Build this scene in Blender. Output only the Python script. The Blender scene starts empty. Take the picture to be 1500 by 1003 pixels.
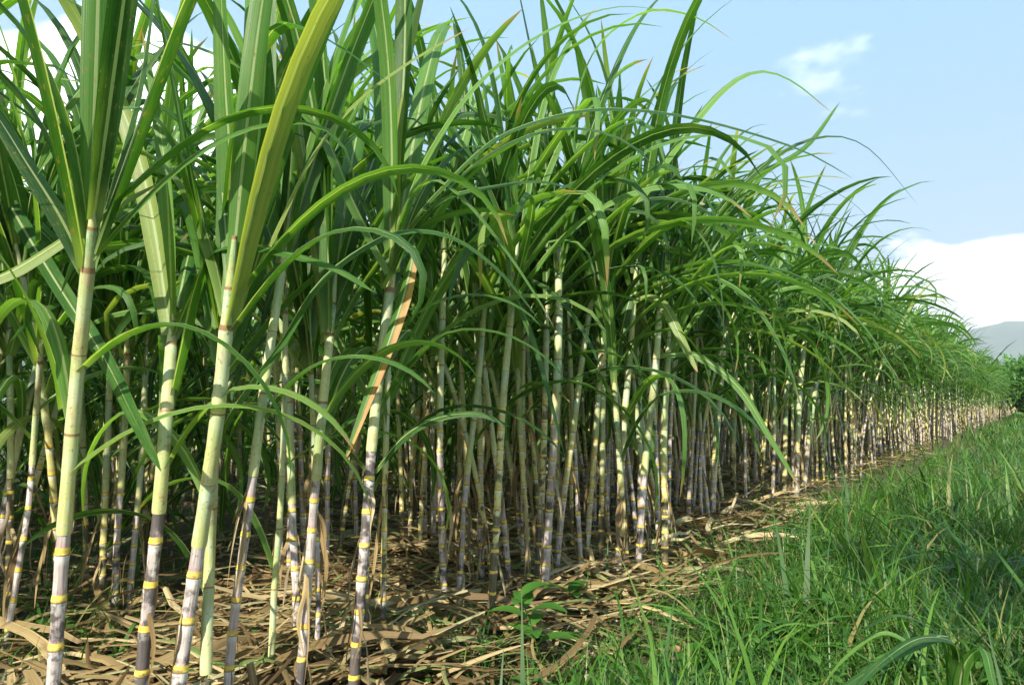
import bpy, math, random
import numpy as np
from mathutils import Vector, Matrix
R = math.radians
random.seed(11); rng = np.random.default_rng(11)
sc = bpy.context.scene
C = sc.collection

# ------------------------------------------------------------------ camera
CAM_H, PITCH, FPX = 0.95, R(5.1), 1000.0
cam_d = bpy.data.cameras.new('camera'); cam = bpy.data.objects.new('camera', cam_d); C.objects.link(cam)
cam_d.sensor_width = 36; cam_d.lens = 24; cam_d.clip_start = 0.05; cam_d.clip_end = 20000
cam.location = (0, 0, CAM_H); cam.rotation_euler = (R(90) + PITCH, 0, 0)
sc.camera = cam

# ------------------------------------------------------------------ world and sun
SUN_AZ, SUN_EL = R(-158), R(36)           # azimuth clockwise from +Y: from the left, a little behind the camera
sdir = Vector((math.sin(SUN_AZ)*math.cos(SUN_EL), math.cos(SUN_AZ)*math.cos(SUN_EL), math.sin(SUN_EL)))
w = bpy.data.worlds.new('World'); sc.world = w; w.use_nodes = True
nt = w.node_tree; nt.nodes.clear()
def N(nt, typ, **kw):
    n = nt.nodes.new(typ)
    for k, v in kw.items():
        if k.startswith('i_'):
            key = k[2:]; key = int(key) if key.isdigit() else key
            n.inputs[key].default_value = v
        else: setattr(n, k, v)
    return n
def Lk(nt, a, b): nt.links.new(a, b)
sky = N(nt, 'ShaderNodeTexSky', sky_type='NISHITA', sun_disc=False, sun_elevation=SUN_EL, sun_rotation=SUN_AZ,
        air_density=1.0, dust_density=2.2, ozone_density=1.2)
tc = N(nt, 'ShaderNodeTexCoord'); sep = N(nt, 'ShaderNodeSeparateXYZ'); Lk(nt, tc.outputs['Generated'], sep.inputs[0])
cn = N(nt, 'ShaderNodeTexNoise'); cn.inputs['Scale'].default_value = 7; cn.inputs['Detail'].default_value = 9; cn.inputs['Roughness'].default_value = .5
mp = N(nt, 'ShaderNodeMapping'); mp.inputs['Scale'].default_value = (1, 1, 2.0); mp.inputs['Location'].default_value = (0.35, 0.1, 0)
Lk(nt, tc.outputs['Generated'], mp.inputs[0]); Lk(nt, mp.outputs[0], cn.inputs[0])
def mth(op, a, b=None):
    n = N(nt, 'ShaderNodeMath', operation=op)
    for i, x in enumerate((a, b)):
        if x is None: continue
        if isinstance(x, (int, float)): n.inputs[i].default_value = x
        else: Lk(nt, x, n.inputs[i])
    return n.outputs[0]
def mr(v, a, b, c, d, sm=True):
    n = N(nt, 'ShaderNodeMapRange', interpolation_type='SMOOTHSTEP' if sm else 'LINEAR')
    for i, x in ((1, a), (2, b), (3, c), (4, d)): n.inputs[i].default_value = x
    Lk(nt, v, n.inputs[0]); return n.outputs[0]
z_ = sep.outputs[2]
# cumulus bank low over the horizon: its top wanders between about 9 and 15 degrees
wv = N(nt, 'ShaderNodeTexNoise'); wv.inputs['Scale'].default_value = 2.3; wv.inputs['Detail'].default_value = 3
mw = N(nt, 'ShaderNodeMapping'); mw.inputs['Scale'].default_value = (1, 1, 0.0); mw.inputs['Location'].default_value = (.2, .9, 0); Lk(nt, tc.outputs['Generated'], mw.inputs[0]); Lk(nt, mw.outputs[0], wv.inputs[0])
top0 = mth('ADD', mth('MULTIPLY', wv.outputs[0], .30), mth('ADD', mth('MULTIPLY', cn.outputs[0], .20), -.075))
top = mth('ADD', top0, mr(sep.outputs[0], .05, -.45, 0, .26))            # the bank stands higher to the left
bank = mr(mth('SUBTRACT', top, z_), -.004, .022, 0, 1)
# one small wisp higher up
wd = Vector((.45, .961, .483)).normalized()
dist = N(nt, 'ShaderNodeVectorMath', operation='DISTANCE'); Lk(nt, tc.outputs['Generated'], dist.inputs[0]); dist.inputs[1].default_value = wd
cn2 = N(nt, 'ShaderNodeTexNoise'); cn2.inputs['Scale'].default_value = 16; cn2.inputs['Detail'].default_value = 8; Lk(nt, mp.outputs[0], cn2.inputs[0])
wisp = mth('MULTIPLY', mr(mth('ADD', dist.outputs['Value'], mth('MULTIPLY', cn2.outputs[0], .20)), .09, .15, 1, 0), .28)
hz = mr(z_, 0, .60, .55, .80, False)
pale = N(nt, 'ShaderNodeMix', data_type='RGBA'); pale.inputs[7].default_value = (1.9, 4.9, 8.7, 1)
Lk(nt, hz, pale.inputs[0]); Lk(nt, sky.outputs[0], pale.inputs[6])
mx = N(nt, 'ShaderNodeMix', data_type='RGBA'); mx.inputs[7].default_value = (22, 22.3, 22.8, 1)
Lk(nt, mth('MAXIMUM', bank, wisp), mx.inputs[0]); Lk(nt, pale.outputs[2], mx.inputs[6])
bg = N(nt, 'ShaderNodeBackground'); bg.inputs[1].default_value = 0.055
Lk(nt, mx.outputs[2], bg.inputs[0])
wo = N(nt, 'ShaderNodeOutputWorld'); Lk(nt, bg.outputs[0], wo.inputs[0])
sl = bpy.data.lights.new('sun', 'SUN'); sl.energy = 5.0; sl.angle = R(.55); sl.color = (1, .93, .79)
so = bpy.data.objects.new('sun', sl); C.objects.link(so); so.rotation_euler = sdir.to_track_quat('Z', 'Y').to_euler()
sc.view_settings.view_transform = 'Standard'; sc.view_settings.look = 'None'; sc.view_settings.gamma = 1
sc.view_settings.exposure = 1.48; sc.view_settings.use_curve_mapping = False

# ------------------------------------------------------------------ pixel <-> place helpers (1500 x 1003 photograph)
cp, sp = math.cos(PITCH), math.sin(PITCH)
def ray(px, py):
    u = (px - 750) / FPX; v = (501.5 - py) / FPX
    return np.array([u, cp - v*sp, sp + v*cp])
def ground(px, py, z=0.0):
    r = ray(px, py); t = (z - CAM_H) / r[2]
    return np.array([r[0]*t, r[1]*t, z])
def at_y(px, py, Y):
    r = ray(px, py); t = Y / r[1]
    return np.array([r[0]*t, Y, CAM_H + r[2]*t])
def project(p):
    d = np.asarray(p, float) - np.array([0, 0, CAM_H])
    f = d[..., 1]*cp + d[..., 2]*sp; up = -d[..., 1]*sp + d[..., 2]*cp
    return 750 + FPX*d[..., 0]/f, 501.5 - FPX*up/f, f
D_ROW = np.array([.610, .792]); N_ROW = np.array([-.792, .610])   # along the rows / into the field
EDGE = 2.0
def rc(s, n): return D_ROW*s + N_ROW*n      # row coordinates to ground xy
def to_row(x, y): return x*D_ROW[0] + y*D_ROW[1], x*N_ROW[0] + y*N_ROW[1]

# ------------------------------------------------------------------ object helpers
def tag(o, label=None, cat=None, group=None, kind=None):
    if label: o['label'] = label
    if cat: o['category'] = cat
    if group: o['group'] = group
    if kind: o['kind'] = kind
    return o
def empty(name, loc):
    o = bpy.data.objects.new(name, None); C.objects.link(o); o.location = loc; o.empty_display_size = .1
    return o
def link(name, me, parent=None, mat=None):
    o = bpy.data.objects.new(name, me); C.objects.link(o)
    if parent is not None: o.parent = parent
    return o

class Acc:
    """collects vertex/quad arrays and links them as one mesh"""
    def __init__(s): s.v=[]; s.f=[]; s.uv=[]; s.r=[]; s.m=[]; s.n=0
    def add(s, v, f, uv, rnd=0.0, mat=0):
        s.v.append(v); s.f.append(f + s.n); s.uv.append(uv); s.n += len(v)
        s.r.append(np.full(len(v), rnd)); s.m.append(np.full(len(f), mat))
    def mesh(s, name, mats, smooth=True):
        v = np.concatenate(s.v).astype(np.float32); f = np.concatenate(s.f).astype(np.int32)
        uv = np.concatenate(s.uv).astype(np.float32); r = np.concatenate(s.r).astype(np.float32); m = np.concatenate(s.m).astype(np.int32)
        me = bpy.data.meshes.new(name); k = f.shape[1]
        me.vertices.add(len(v)); me.vertices.foreach_set('co', v.ravel())
        me.loops.add(f.size); me.loops.foreach_set('vertex_index', f.ravel())
        me.polygons.add(len(f)); me.polygons.foreach_set('loop_start', np.arange(0, f.size, k, dtype=np.int32))
        me.polygons.foreach_set('material_index', m); me.polygons.foreach_set('use_smooth', np.full(len(f), smooth))
        ul = me.uv_layers.new(name='UVMap'); ul.data.foreach_set('uv', uv[f.ravel()].ravel())
        a = me.attributes.new('rnd', 'FLOAT', 'POINT'); a.data.foreach_set('value', r)
        for x in mats: me.materials.append(x)
        me.update(calc_edges=True); return me

# ------------------------------------------------------------------ materials
def newmat(name):
    m = bpy.data.materials.new(name); m.use_nodes = True; t = m.node_tree; t.nodes.clear()
    return m, t
def ramp(t, fac, stops):
    r = N(t, 'ShaderNodeValToRGB'); e = r.color_ramp.elements
    e[0].position, e[0].color = stops[0][0], (*stops[0][1], 1); e[1].position, e[1].color = stops[-1][0], (*stops[-1][1], 1)
    for p, c in stops[1:-1]:
        x = e.new(p); x.color = (*c, 1)
    if fac is not None: Lk(t, fac, r.inputs[0])
    return r.outputs[0]
def math_(t, op, a, b=None, c=None, clamp=False):
    n = N(t, 'ShaderNodeMath', operation=op, use_clamp=clamp)
    for i, x in enumerate((a, b, c)):
        if x is None: continue
        if isinstance(x, (int, float)): n.inputs[i].default_value = x
        else: Lk(t, x, n.inputs[i])
    return n.outputs[0]
def mixc(t, f, a, b, mode='MIX'):
    n = N(t, 'ShaderNodeMix', data_type='RGBA', blend_type=mode)
    for i, x in ((0, f), (6, a), (7, b)):
        if isinstance(x, (int, float)): n.inputs[i].default_value = x
        elif isinstance(x, tuple): n.inputs[i].default_value = (*x, 1)
        else: Lk(t, x, n.inputs[i])
    return n.outputs[2]
def mrange(t, v, a, b, c=0., d=1., smooth=True):
    n = N(t, 'ShaderNodeMapRange', interpolation_type='SMOOTHSTEP' if smooth else 'LINEAR')
    for i, x in ((1, a), (2, b), (3, c), (4, d)): n.inputs[i].default_value = x
    Lk(t, v, n.inputs[0]); return n.outputs[0]
def rnd_node(t):
    a = N(t, 'ShaderNodeAttribute', attribute_name='rnd'); o = N(t, 'ShaderNodeObjectInfo')
    return math_(t, 'FRACT', math_(t, 'ADD', a.outputs['Fac'], o.outputs['Random']))
def noise(t, vec, scale, detail=4, rough=.55):
    n = N(t, 'ShaderNodeTexNoise'); n.inputs['Scale'].default_value = scale
    n.inputs['Detail'].default_value = detail; n.inputs['Roughness'].default_value = rough
    if vec is not None: Lk(t, vec, n.inputs['Vector'])
    return n.outputs[0]
def uvs(t):
    u = N(t, 'ShaderNodeUVMap', uv_map='UVMap'); s_ = N(t, 'ShaderNodeSeparateXYZ'); Lk(t, u.outputs[0], s_.inputs[0])
    return u.outputs[0], s_.outputs[0], s_.outputs[1]
def comb(t, x, y, z):
    n = N(t, 'ShaderNodeCombineXYZ')
    for i, q in enumerate((x, y, z)):
        if isinstance(q, (int, float)): n.inputs[i].default_value = q
        else: Lk(t, q, n.inputs[i])
    return n.outputs[0]
def finish_leaf(t, col, trans, tcol_gain, rough=.42, bump=None, spec=.5):
    p = N(t, 'ShaderNodeBsdfPrincipled'); Lk(t, col, p.inputs['Base Color']); p.inputs['Roughness'].default_value = rough
    p.inputs['Specular IOR Level'].default_value = spec
    tr = N(t, 'ShaderNodeBsdfTranslucent'); tcx = mixc(t, 1.0, col, tcol_gain, 'MULTIPLY'); Lk(t, tcx, tr.inputs[0])
    if bump is not None:
        b = N(t, 'ShaderNodeBump'); b.inputs['Strength'].default_value = .5; b.inputs['Distance'].default_value = .002
        Lk(t, bump, b.inputs['Height']); Lk(t, b.outputs[0], p.inputs['Normal']); Lk(t, b.outputs[0], tr.inputs['Normal'])
    m = N(t, 'ShaderNodeMixShader'); m.inputs[0].default_value = trans
    Lk(t, p.outputs[0], m.inputs[1]); Lk(t, tr.outputs[0], m.inputs[2])
    o = N(t, 'ShaderNodeOutputMaterial'); Lk(t, m.outputs[0], o.inputs[0])

def make_leaf_mat(name, edge=False):
    m, t = newmat(name); uv, u, v = uvs(t); r = rnd_node(t)
    across = math_(t, 'ABSOLUTE', math_(t, 'SUBTRACT', u, .5))          # 0 midrib, .5 edge
    vec = comb(t, math_(t, 'MULTIPLY', u, 22.), math_(t, 'MULTIPLY', v, 1.2), math_(t, 'MULTIPLY', r, 37.))
    st = noise(t, vec, 1.0, 3, .6)
    vec2 = comb(t, math_(t, 'MULTIPLY', u, 1.5), math_(t, 'MULTIPLY', v, 6.), math_(t, 'MULTIPLY', r, 51.))
    bl = noise(t, vec2, 1.0, 4, .6)
    base = ramp(t, r, [(0, (.024, .080, .016)), (.3, (.046, .138, .022)), (.65, (.086, .205, .034)), (.93, (.15, .29, .065)), (1, (.28, .31, .09))])
    dark = mixc(t, 1., base, (.62, .72, .6), 'MULTIPLY')
    c = mixc(t, mrange(t, st, .35, .65), dark, base)
    c = mixc(t, math_(t, 'MULTIPLY', mrange(t, bl, .45, .75), .35), c, (.17, .26, .07))
    # pale midrib, fading to the tip
    ribw = mrange(t, v, 0, .9, .075, .02)
    rib = math_(t, 'MULTIPLY', math_(t, 'LESS_THAN', across, ribw), mrange(t, v, .55, .95, .75, .1))
    c = mixc(t, rib, c, (.40, .46, .24))
    # yellow-green base near the collar
    c = mixc(t, mrange(t, v, .0, .10, .6, 0.), c, (.24, .33, .12))
    # dry tip on some leaves and small brown specks
    tip = math_(t, 'MULTIPLY', mrange(t, math_(t, 'ADD', v, math_(t, 'MULTIPLY', bl, .12)), .955, 1.04), mrange(t, r, .62, .72))
    c = mixc(t, tip, c, (.33, .22, .10))
    spk = noise(t, comb(t, math_(t, 'MULTIPLY', u, 9.), math_(t, 'MULTIPLY', v, 60.), math_(t, 'MULTIPLY', r, 11.)), 1., 2)
    c = mixc(t, math_(t, 'MULTIPLY', mrange(t, spk, .64, .70), .7), c, (.22, .15, .05))
    if edge:
        e = mrange(t, math_(t, 'ADD', u, math_(t, 'MULTIPLY', bl, .25)), .66, .84)
        c = mixc(t, e, c, ramp(t, bl, [(.3, (.34, .12, .03)), (.6, (.45, .27, .08)), (.8, (.35, .30, .05))]))
    finish_leaf(t, c, .42, (2.3, 2.3, .75), .46, st, .4)
    return m
M_LEAF = make_leaf_mat('cane_leaf_green'); M_EDGE = make_leaf_mat('cane_leaf_scorched', True)

def make_grass_mat(name, stops, trans=.35):
    m, t = newmat(name); uv, u, v = uvs(t); r = rnd_node(t)
    base = ramp(t, r, stops)
    c = mixc(t, mrange(t, v, 0, .25, .5, 0), base, (.14, .17, .06))
    st = noise(t, comb(t, math_(t, 'MULTIPLY', u, 8.), v, math_(t, 'MULTIPLY', r, 30.)), 1.5, 2)
    c = mixc(t, math_(t, 'MULTIPLY', mrange(t, st, .4, .7), .3), c, (.05, .11, .02))
    finish_leaf(t, c, trans, (1.5, 1.6, .7), .5)
    return m
M_GRASS = make_grass_mat('grass_blade', [(0, (.022, .080, .008)), (.5, (.050, .150, .014)), (.86, (.11, .23, .028)), (1, (.30, .25, .11))])
M_WEED = make_grass_mat('broad_weed_leaf', [(0, (.045, .15, .02)), (1, (.08, .21, .03))])

def make_dry(name, green=True):
    m, t = newmat(name); uv, u, v = uvs(t); r = rnd_node(t)
    base = ramp(t, r, [(0, (.14, .09, .04)), (.25, (.24, .17, .075)), (.55, (.40, .30, .14)), (.80, (.58, .47, .26)), (.87, (.50, .50, .28) if green else (.56, .46, .29)), (.93, (.24, .27, .10) if green else (.40, .33, .22)), (1, (.14, .22, .06) if green else (.30, .24, .17))])
    st = noise(t, comb(t, math_(t, 'MULTIPLY', u, 16.), math_(t, 'MULTIPLY', v, 1.5), math_(t, 'MULTIPLY', r, 29.)), 1., 4)
    c = mixc(t, mrange(t, st, .3, .7), mixc(t, 1., base, (.55, .52, .5), 'MULTIPLY'), base)
    bl = noise(t, comb(t, u, math_(t, 'MULTIPLY', v, 8.), math_(t, 'MULTIPLY', r, 19.)), 1., 4)
    c = mixc(t, math_(t, 'MULTIPLY', mrange(t, bl, .55, .72), .55), c, (.10, .06, .035))
    finish_leaf(t, c, .14, (1.15, 1., .75), .6, st, .3)
    return m
M_DRY = make_dry('dry_cane_leaf'); M_DEAD = make_dry('dead_hanging_leaf', False)

def make_stalk(mould=0.):
    m, t = newmat('cane_stalk_rind' if not mould else 'cane_stalk_rind_mouldy'); uv, u, v = uvs(t); r = rnd_node(t)
    f = math_(t, 'FRACT', v); 
    geo = N(t, 'ShaderNodeNewGeometry')
    P = geo.outputs['Position']
    n1 = noise(t, P, 26., 5, .6); n2 = noise(t, P, 7., 4, .6)
    streak = noise(t, comb(t, math_(t, 'MULTIPLY', u, 16.), math_(t, 'MULTIPLY', v, .8), math_(t, 'MULTIPLY', r, 31.)), 1., 3)
    # rind: grey-lilac bloom low down, yellow green higher; v counts the joints from the ground
    purple = ramp(t, streak, [(.25, (.22, .16, .155)), (.5, (.40, .35, .33)), (.75, (.58, .55, .50))])
    green = ramp(t, streak, [(.25, (.36, .35, .12)), (.5, (.54, .50, .19)), (.8, (.72, .66, .32))])
    g = math_(t, 'ADD', math_(t, 'MULTIPLY', math_(t, 'SUBTRACT', v, 5.5), .09), math_(t, 'ADD', math_(t, 'MULTIPLY', math_(t, 'SUBTRACT', r, .42), 1.7), math_(t, 'MULTIPLY', math_(t, 'SUBTRACT', n2, .5), 1.2)))
    c = mixc(t, mrange(t, g, -.1, .42), purple, green)
    # waxy band under each joint, reddish blush above it
    c = mixc(t, math_(t, 'MULTIPLY', mrange(t, f, .72, .93), .55), c, (.66, .66, .62))
    c = mixc(t, math_(t, 'MULTIPLY', mrange(t, f, .34, .14), .45), c, (.36, .17, .16))
    # sooty mould
    soot_a = math_(t, 'ADD', n2, math_(t, 'MULTIPLY', mrange(t, v, 0, 9, .30, -.10, False), mrange(t, r, .15, .85, .35, 1.25)))
    soot = math_(t, 'MULTIPLY', mrange(t, math_(t, 'ADD', soot_a, math_(t, 'MULTIPLY', math_(t, 'SUBTRACT', n1, .5), .8)), .60-mould, .74-mould), .85)
    c = mixc(t, soot, c, (.035, .03, .03))
    # dark flecks
    fl = noise(t, P, 90., 3, .6); c = mixc(t, math_(t, 'MULTIPLY', mrange(t, fl, .60, .70), .6), c, (.07, .05, .04))
    # yellow growth ring, brown leaf scar
    ring = math_(t, 'MULTIPLY', mrange(t, f, .17, .14), mrange(t, f, .015, .03))
    c = mixc(t, math_(t, 'MULTIPLY', ring, mrange(t, n1, .3, .5, .75, 1.)), c, ramp(t, n2, [(.3, (.52, .33, .05)), (.6, (.68, .55, .08))]))
    scar = math_(t, 'ADD', math_(t, 'LESS_THAN', f, .02), math_(t, 'GREATER_THAN', f, .985), clamp=True)
    c = mixc(t, math_(t, 'MULTIPLY', scar, .8), c, (.10, .055, .03))
    p = N(t, 'ShaderNodeBsdfPrincipled'); Lk(t, c, p.inputs['Base Color'])
    p.inputs['Roughness'].default_value = .5; p.inputs['Specular IOR Level'].default_value = .35
    b = N(t, 'ShaderNodeBump'); b.inputs['Strength'].default_value = .35; b.inputs['Distance'].default_value = .002
    Lk(t, math_(t, 'ADD', streak, n1), b.inputs['Height']); Lk(t, b.outputs[0], p.inputs['Normal'])
    o = N(t, 'ShaderNodeOutputMaterial'); Lk(t, p.outputs[0], o.inputs[0]); return m
M_STALK = make_stalk(); M_SOOTY = make_stalk(.17)

def make_ring():
    m, t = newmat('joint_ring'); r = rnd_node(t); geo = N(t, 'ShaderNodeNewGeometry'); n = noise(t, geo.outputs['Position'], 70., 3)
    uv, u, v = uvs(t); n2 = noise(t, geo.outputs['Position'], 11., 3)
    c = ramp(t, n, [(.3, (.25, .14, .04)), (.46, (.52, .38, .08)), (.75, (.70, .60, .18))])
    c = mixc(t, math_(t, 'MULTIPLY', mrange(t, v, .30, .0), .85), c, (.16, .08, .03))
    c = mixc(t, math_(t, 'MULTIPLY', mrange(t, v, .7, 1.), .4), c, (.40, .30, .16))
    c = mixc(t, math_(t, 'MULTIPLY', mrange(t, n2, .52, .66), .75), c, (.10, .07, .03))
    p = N(t, 'ShaderNodeBsdfPrincipled'); Lk(t, c, p.inputs['Base Color']); p.inputs['Roughness'].default_value = .55
    o = N(t, 'ShaderNodeOutputMaterial'); Lk(t, p.outputs[0], o.inputs[0]); return m
M_RING = make_ring()

def make_sheath():
    m, t = newmat('leaf_sheath_waxy_green'); uv, u, v = uvs(t); r = rnd_node(t)
    geo = N(t, 'ShaderNodeNewGeometry'); P = geo.outputs['Position']
    st = noise(t, comb(t, math_(t, 'MULTIPLY', u, 26.), math_(t, 'MULTIPLY', v, .9), math_(t, 'MULTIPLY', r, 31.)), 1., 3)
    n2 = noise(t, P, 9., 4)
    base = ramp(t, r, [(0, (.21, .32, .15)), (.5, (.31, .40, .16)), (1, (.48, .50, .22))])
    c = mixc(t, mrange(t, st, .3, .7), mixc(t, 1., base, (.78, .82, .75), 'MULTIPLY'), base)
    c = mixc(t, math_(t, 'MULTIPLY', mrange(t, n2, .4, .62), .5), c, (.46, .54, .42))
    # overlapping margin, dried brown
    su = math_(t, 'ABSOLUTE', math_(t, 'SUBTRACT', u, math_(t, 'ADD', .47, math_(t, 'MULTIPLY', n2, .06))))
    c = mixc(t, math_(t, 'MULTIPLY', mrange(t, su, .035, .01), .8), c, (.25, .12, .08))
    bl = noise(t, P, 16., 4); c = mixc(t, math_(t, 'MULTIPLY', mrange(t, bl, .60, .68), .65), c, (.26, .14, .09))
    c = mixc(t, math_(t, 'MULTIPLY', mrange(t, v, .75, .1), .55), c, (.50, .50, .19))     # yellower towards its foot
    blot = noise(t, comb(t, math_(t, 'MULTIPLY', u, 4.), math_(t, 'MULTIPLY', v, 2.), math_(t, 'MULTIPLY', r, 77.)), 1.6, 5, .65)
    c = mixc(t, math_(t, 'MULTIPLY', mrange(t, blot, .54, .66), .55), c, (.40, .22, .15))
    c = mixc(t, math_(t, 'MULTIPLY', mrange(t, blot, .44, .36), .45), c, (.50, .56, .44))
    fl = noise(t, P, 120., 3, .6); c = mixc(t, math_(t, 'MULTIPLY', mrange(t, fl, .60, .68), .6), c, (.12, .08, .04))
    c = mixc(t, mrange(t, v, .925, .95), c, (.22, .13, .06))        # collar
    c = mixc(t, math_(t, 'MULTIPLY', mrange(t, v, .10, .0), .5), c, (.50, .50, .20))
    p = N(t, 'ShaderNodeBsdfPrincipled'); Lk(t, c, p.inputs['Base Color']); p.inputs['Roughness'].default_value = .55
    b = N(t, 'ShaderNodeBump'); b.inputs['Strength'].default_value = .3; b.inputs['Distance'].default_value = .001
    Lk(t, st, b.inputs['Height']); Lk(t, b.outputs[0], p.inputs['Normal'])
    o = N(t, 'ShaderNodeOutputMaterial'); Lk(t, p.outputs[0], o.inputs[0]); return m
M_SHEATH = make_sheath()

def make_soil():
    m, t = newmat('soil'); geo = N(t, 'ShaderNodeNewGeometry'); P = geo.outputs['Position']
    a = noise(t, P, 1.3, 6); b_ = noise(t, P, 28., 6, .7)
    c = ramp(t, b_, [(.3, (.035, .022, .014)), (.55, (.10, .065, .038)), (.75, (.19, .13, .08))])
    # grass thatch away from the canes
    d = N(t, 'ShaderNodeVectorMath', operation='DOT_PRODUCT'); Lk(t, P, d.inputs[0]); d.inputs[1].default_value = (N_ROW[0], N_ROW[1], 0)
    th = math_(t, 'MAXIMUM', mrange(t, math_(t, 'ADD', d.outputs['Value'], math_(t, 'MULTIPLY', a, 1.2)), 2.3, 1.2), mrange(t, d.outputs['Value'], 9., 12.))
    c = mixc(t, math_(t, 'MULTIPLY', th, .75), c, ramp(t, b_, [(.3, (.015, .035, .008)), (.7, (.05, .09, .02))]))
    p = N(t, 'ShaderNodeBsdfPrincipled'); Lk(t, c, p.inputs['Base Color']); p.inputs['Roughness'].default_value = .95
    bp = N(t, 'ShaderNodeBump'); bp.inputs['Strength'].default_value = .8; bp.inputs['Distance'].default_value = .02
    Lk(t, b_, bp.inputs['Height']); Lk(t, bp.outputs[0], p.inputs['Normal'])
    o = N(t, 'ShaderNodeOutputMaterial'); Lk(t, p.outputs[0], o.inputs[0]); return m
M_SOIL = make_soil()
def flat(name, col, rough=.9, var=.4, scale=4.):
    m, t = newmat(name); geo = N(t, 'ShaderNodeNewGeometry'); n = noise(t, geo.outputs['Position'], scale, 5)
    c = mixc(t, mrange(t, n, .35, .65), tuple(x*(1-var) for x in col), tuple(x*(1+var) for x in col))
    p = N(t, 'ShaderNodeBsdfPrincipled'); Lk(t, c, p.inputs['Base Color']); p.inputs['Roughness'].default_value = rough
    o = N(t, 'ShaderNodeOutputMaterial'); Lk(t, p.outputs[0], o.inputs[0]); return m
M_HILL = flat('hill_forest', (.045, .085, .035), 1., .4, .004)
M_BARK = flat('bark', (.12, .09, .06), .9, .4, 12.)
M_CLOD = flat('soil_clod', (.20, .12, .065), .95, .4, 40.)
M_STONE = flat('pebble', (.33, .31, .28), .8, .3, 60.)

# ------------------------------------------------------------------ shapes
def leaf_arrays(L, W, th0, bend, p=1.6, fold=.5, twist=0., side=0., n=12, kink=None, seed=0):
    """a strap leaf leaving the origin towards +X, rising at th0 from the vertical and bowing over by bend"""
    rr = np.random.default_rng(seed)
    s = np.linspace(0, 1, n+1)
    th = th0 + bend*s**p + .05*np.sin(s*5 + rr.random()*6)
    if kink is not None: th = th + kink[1]/(1+np.exp(-(s-kink[0])*45))
    ph = side*s**1.5 + .05*np.sin(s*4 + rr.random()*6)
    ds = L/n
    d = np.stack([np.sin(th)*np.cos(ph), np.sin(th)*np.sin(ph), np.cos(th)], 1)
    c = np.zeros((n+1, 3)); c[1:] = np.cumsum((d[:-1]+d[1:])/2*ds, 0)
    return strap(c, W, fold, twist, rr)
def strap(c, W, fold, twist, rr=None, prof='leaf', up_hint=(0, 0, 1)):
    n = len(c)-1; s = np.linspace(0, 1, n+1)
    tg = np.gradient(c, axis=0); tg /= np.linalg.norm(tg, axis=1)[:, None] + 1e-9
    # side vector kept horizontal-ish and continuous
    side = np.zeros_like(c); h = np.array(up_hint, float)
    net = c[-1]-c[0]; net[2] = 0
    base = np.cross(h, net if np.linalg.norm(net) > 1e-3 else np.array([1., 0, 0])); base /= np.linalg.norm(base)+1e-9
    prev = base
    for i in range(n+1):
        q = prev - tg[i]*np.dot(prev, tg[i]); q /= np.linalg.norm(q)+1e-9; side[i] = q; prev = q
    nrm = np.cross(tg, side)
    a = twist*s
    sd = side*np.cos(a)[:, None] + nrm*np.sin(a)[:, None]; nn = -side*np.sin(a)[:, None] + nrm*np.cos(a)[:, None]
    if prof == 'leaf': wd = W*.5*np.clip(np.minimum(.62 + 1.6*s, 1.0)*np.sqrt(np.clip(1-((s-.18)/.82).clip(0)**2.0, 0, 1))*(1-.25*s), .02, None)
    elif prof == 'grass': wd = W*.5*np.clip((1-s**1.6), .05, None)
    else: wd = W*.5*np.clip(np.minimum(.75+s, 1.)*(1-s**5)*(.9+.1*np.sin(s*14)), .08, None)
    fl = fold*(1-s)**.8 + .12
    off_s = wd*np.cos(fl); off_n = wd*np.sin(fl)
    l = c - sd*off_s[:, None] - nn*off_n[:, None]; r = c + sd*off_s[:, None] - nn*off_n[:, None]
    # upper side is the hollow one
    v = np.stack([l, c, r], 1).reshape(-1, 3)
    uv = np.stack([np.stack([np.zeros(n+1), s], 1), np.stack([np.full(n+1, .5), s], 1), np.stack([np.ones(n+1), s], 1)], 1).reshape(-1, 2)
    i = np.arange(n)[:, None]*3
    f = np.concatenate([i+np.array([[0, 1, 4, 3]]), i+np.array([[1, 2, 5, 4]])])
    return v, f, uv
def blade2(c, W, rr=None):
    """two-vertex wide grass blade (cheap)"""
    n = len(c)-1; s = np.linspace(0, 1, n+1)
    tg = np.gradient(c, axis=0); sd = np.cross(tg, [0, 0, 1.]); sd /= np.linalg.norm(sd, axis=1)[:, None]+1e-9
    wd = (W*.5*(1-s**1.5)).clip(W*.04)
    v = np.stack([c-sd*wd[:, None], c+sd*wd[:, None]], 1).reshape(-1, 3)
    uv = np.stack([np.stack([np.zeros(n+1), s], 1), np.stack([np.ones(n+1), s], 1)], 1).reshape(-1, 2)
    i = np.arange(n)[:, None]*2
    return v, i+np.array([[0, 1, 3, 2]]), uv
def tube(path, rad, vv, sides=8):
    m = len(path); tg = np.gradient(path, axis=0); tg /= np.linalg.norm(tg, axis=1)[:, None]+1e-9
    ax = np.array([1., 0, 0]); x = ax - tg*(tg@ax)[:, None]; x /= np.linalg.norm(x, axis=1)[:, None]; y = np.cross(tg, x)
    a = np.linspace(0, 2*np.pi, sides+1)
    v = path[:, None, :] + rad[:, None, None]*(np.cos(a)[None, :, None]*x[:, None, :] + np.sin(a)[None, :, None]*y[:, None, :])
    uv = np.stack(np.broadcast_arrays((a/(2*np.pi))[None, :], vv[:, None]), -1).reshape(-1, 2)
    i = (np.arange(m-1)[:, None]*(sides+1) + np.arange(sides)[None, :]).reshape(-1, 1)
    f = i + np.array([[0, 1, sides+2, sides+1]])
    return v.reshape(-1, 3), f, uv
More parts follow.
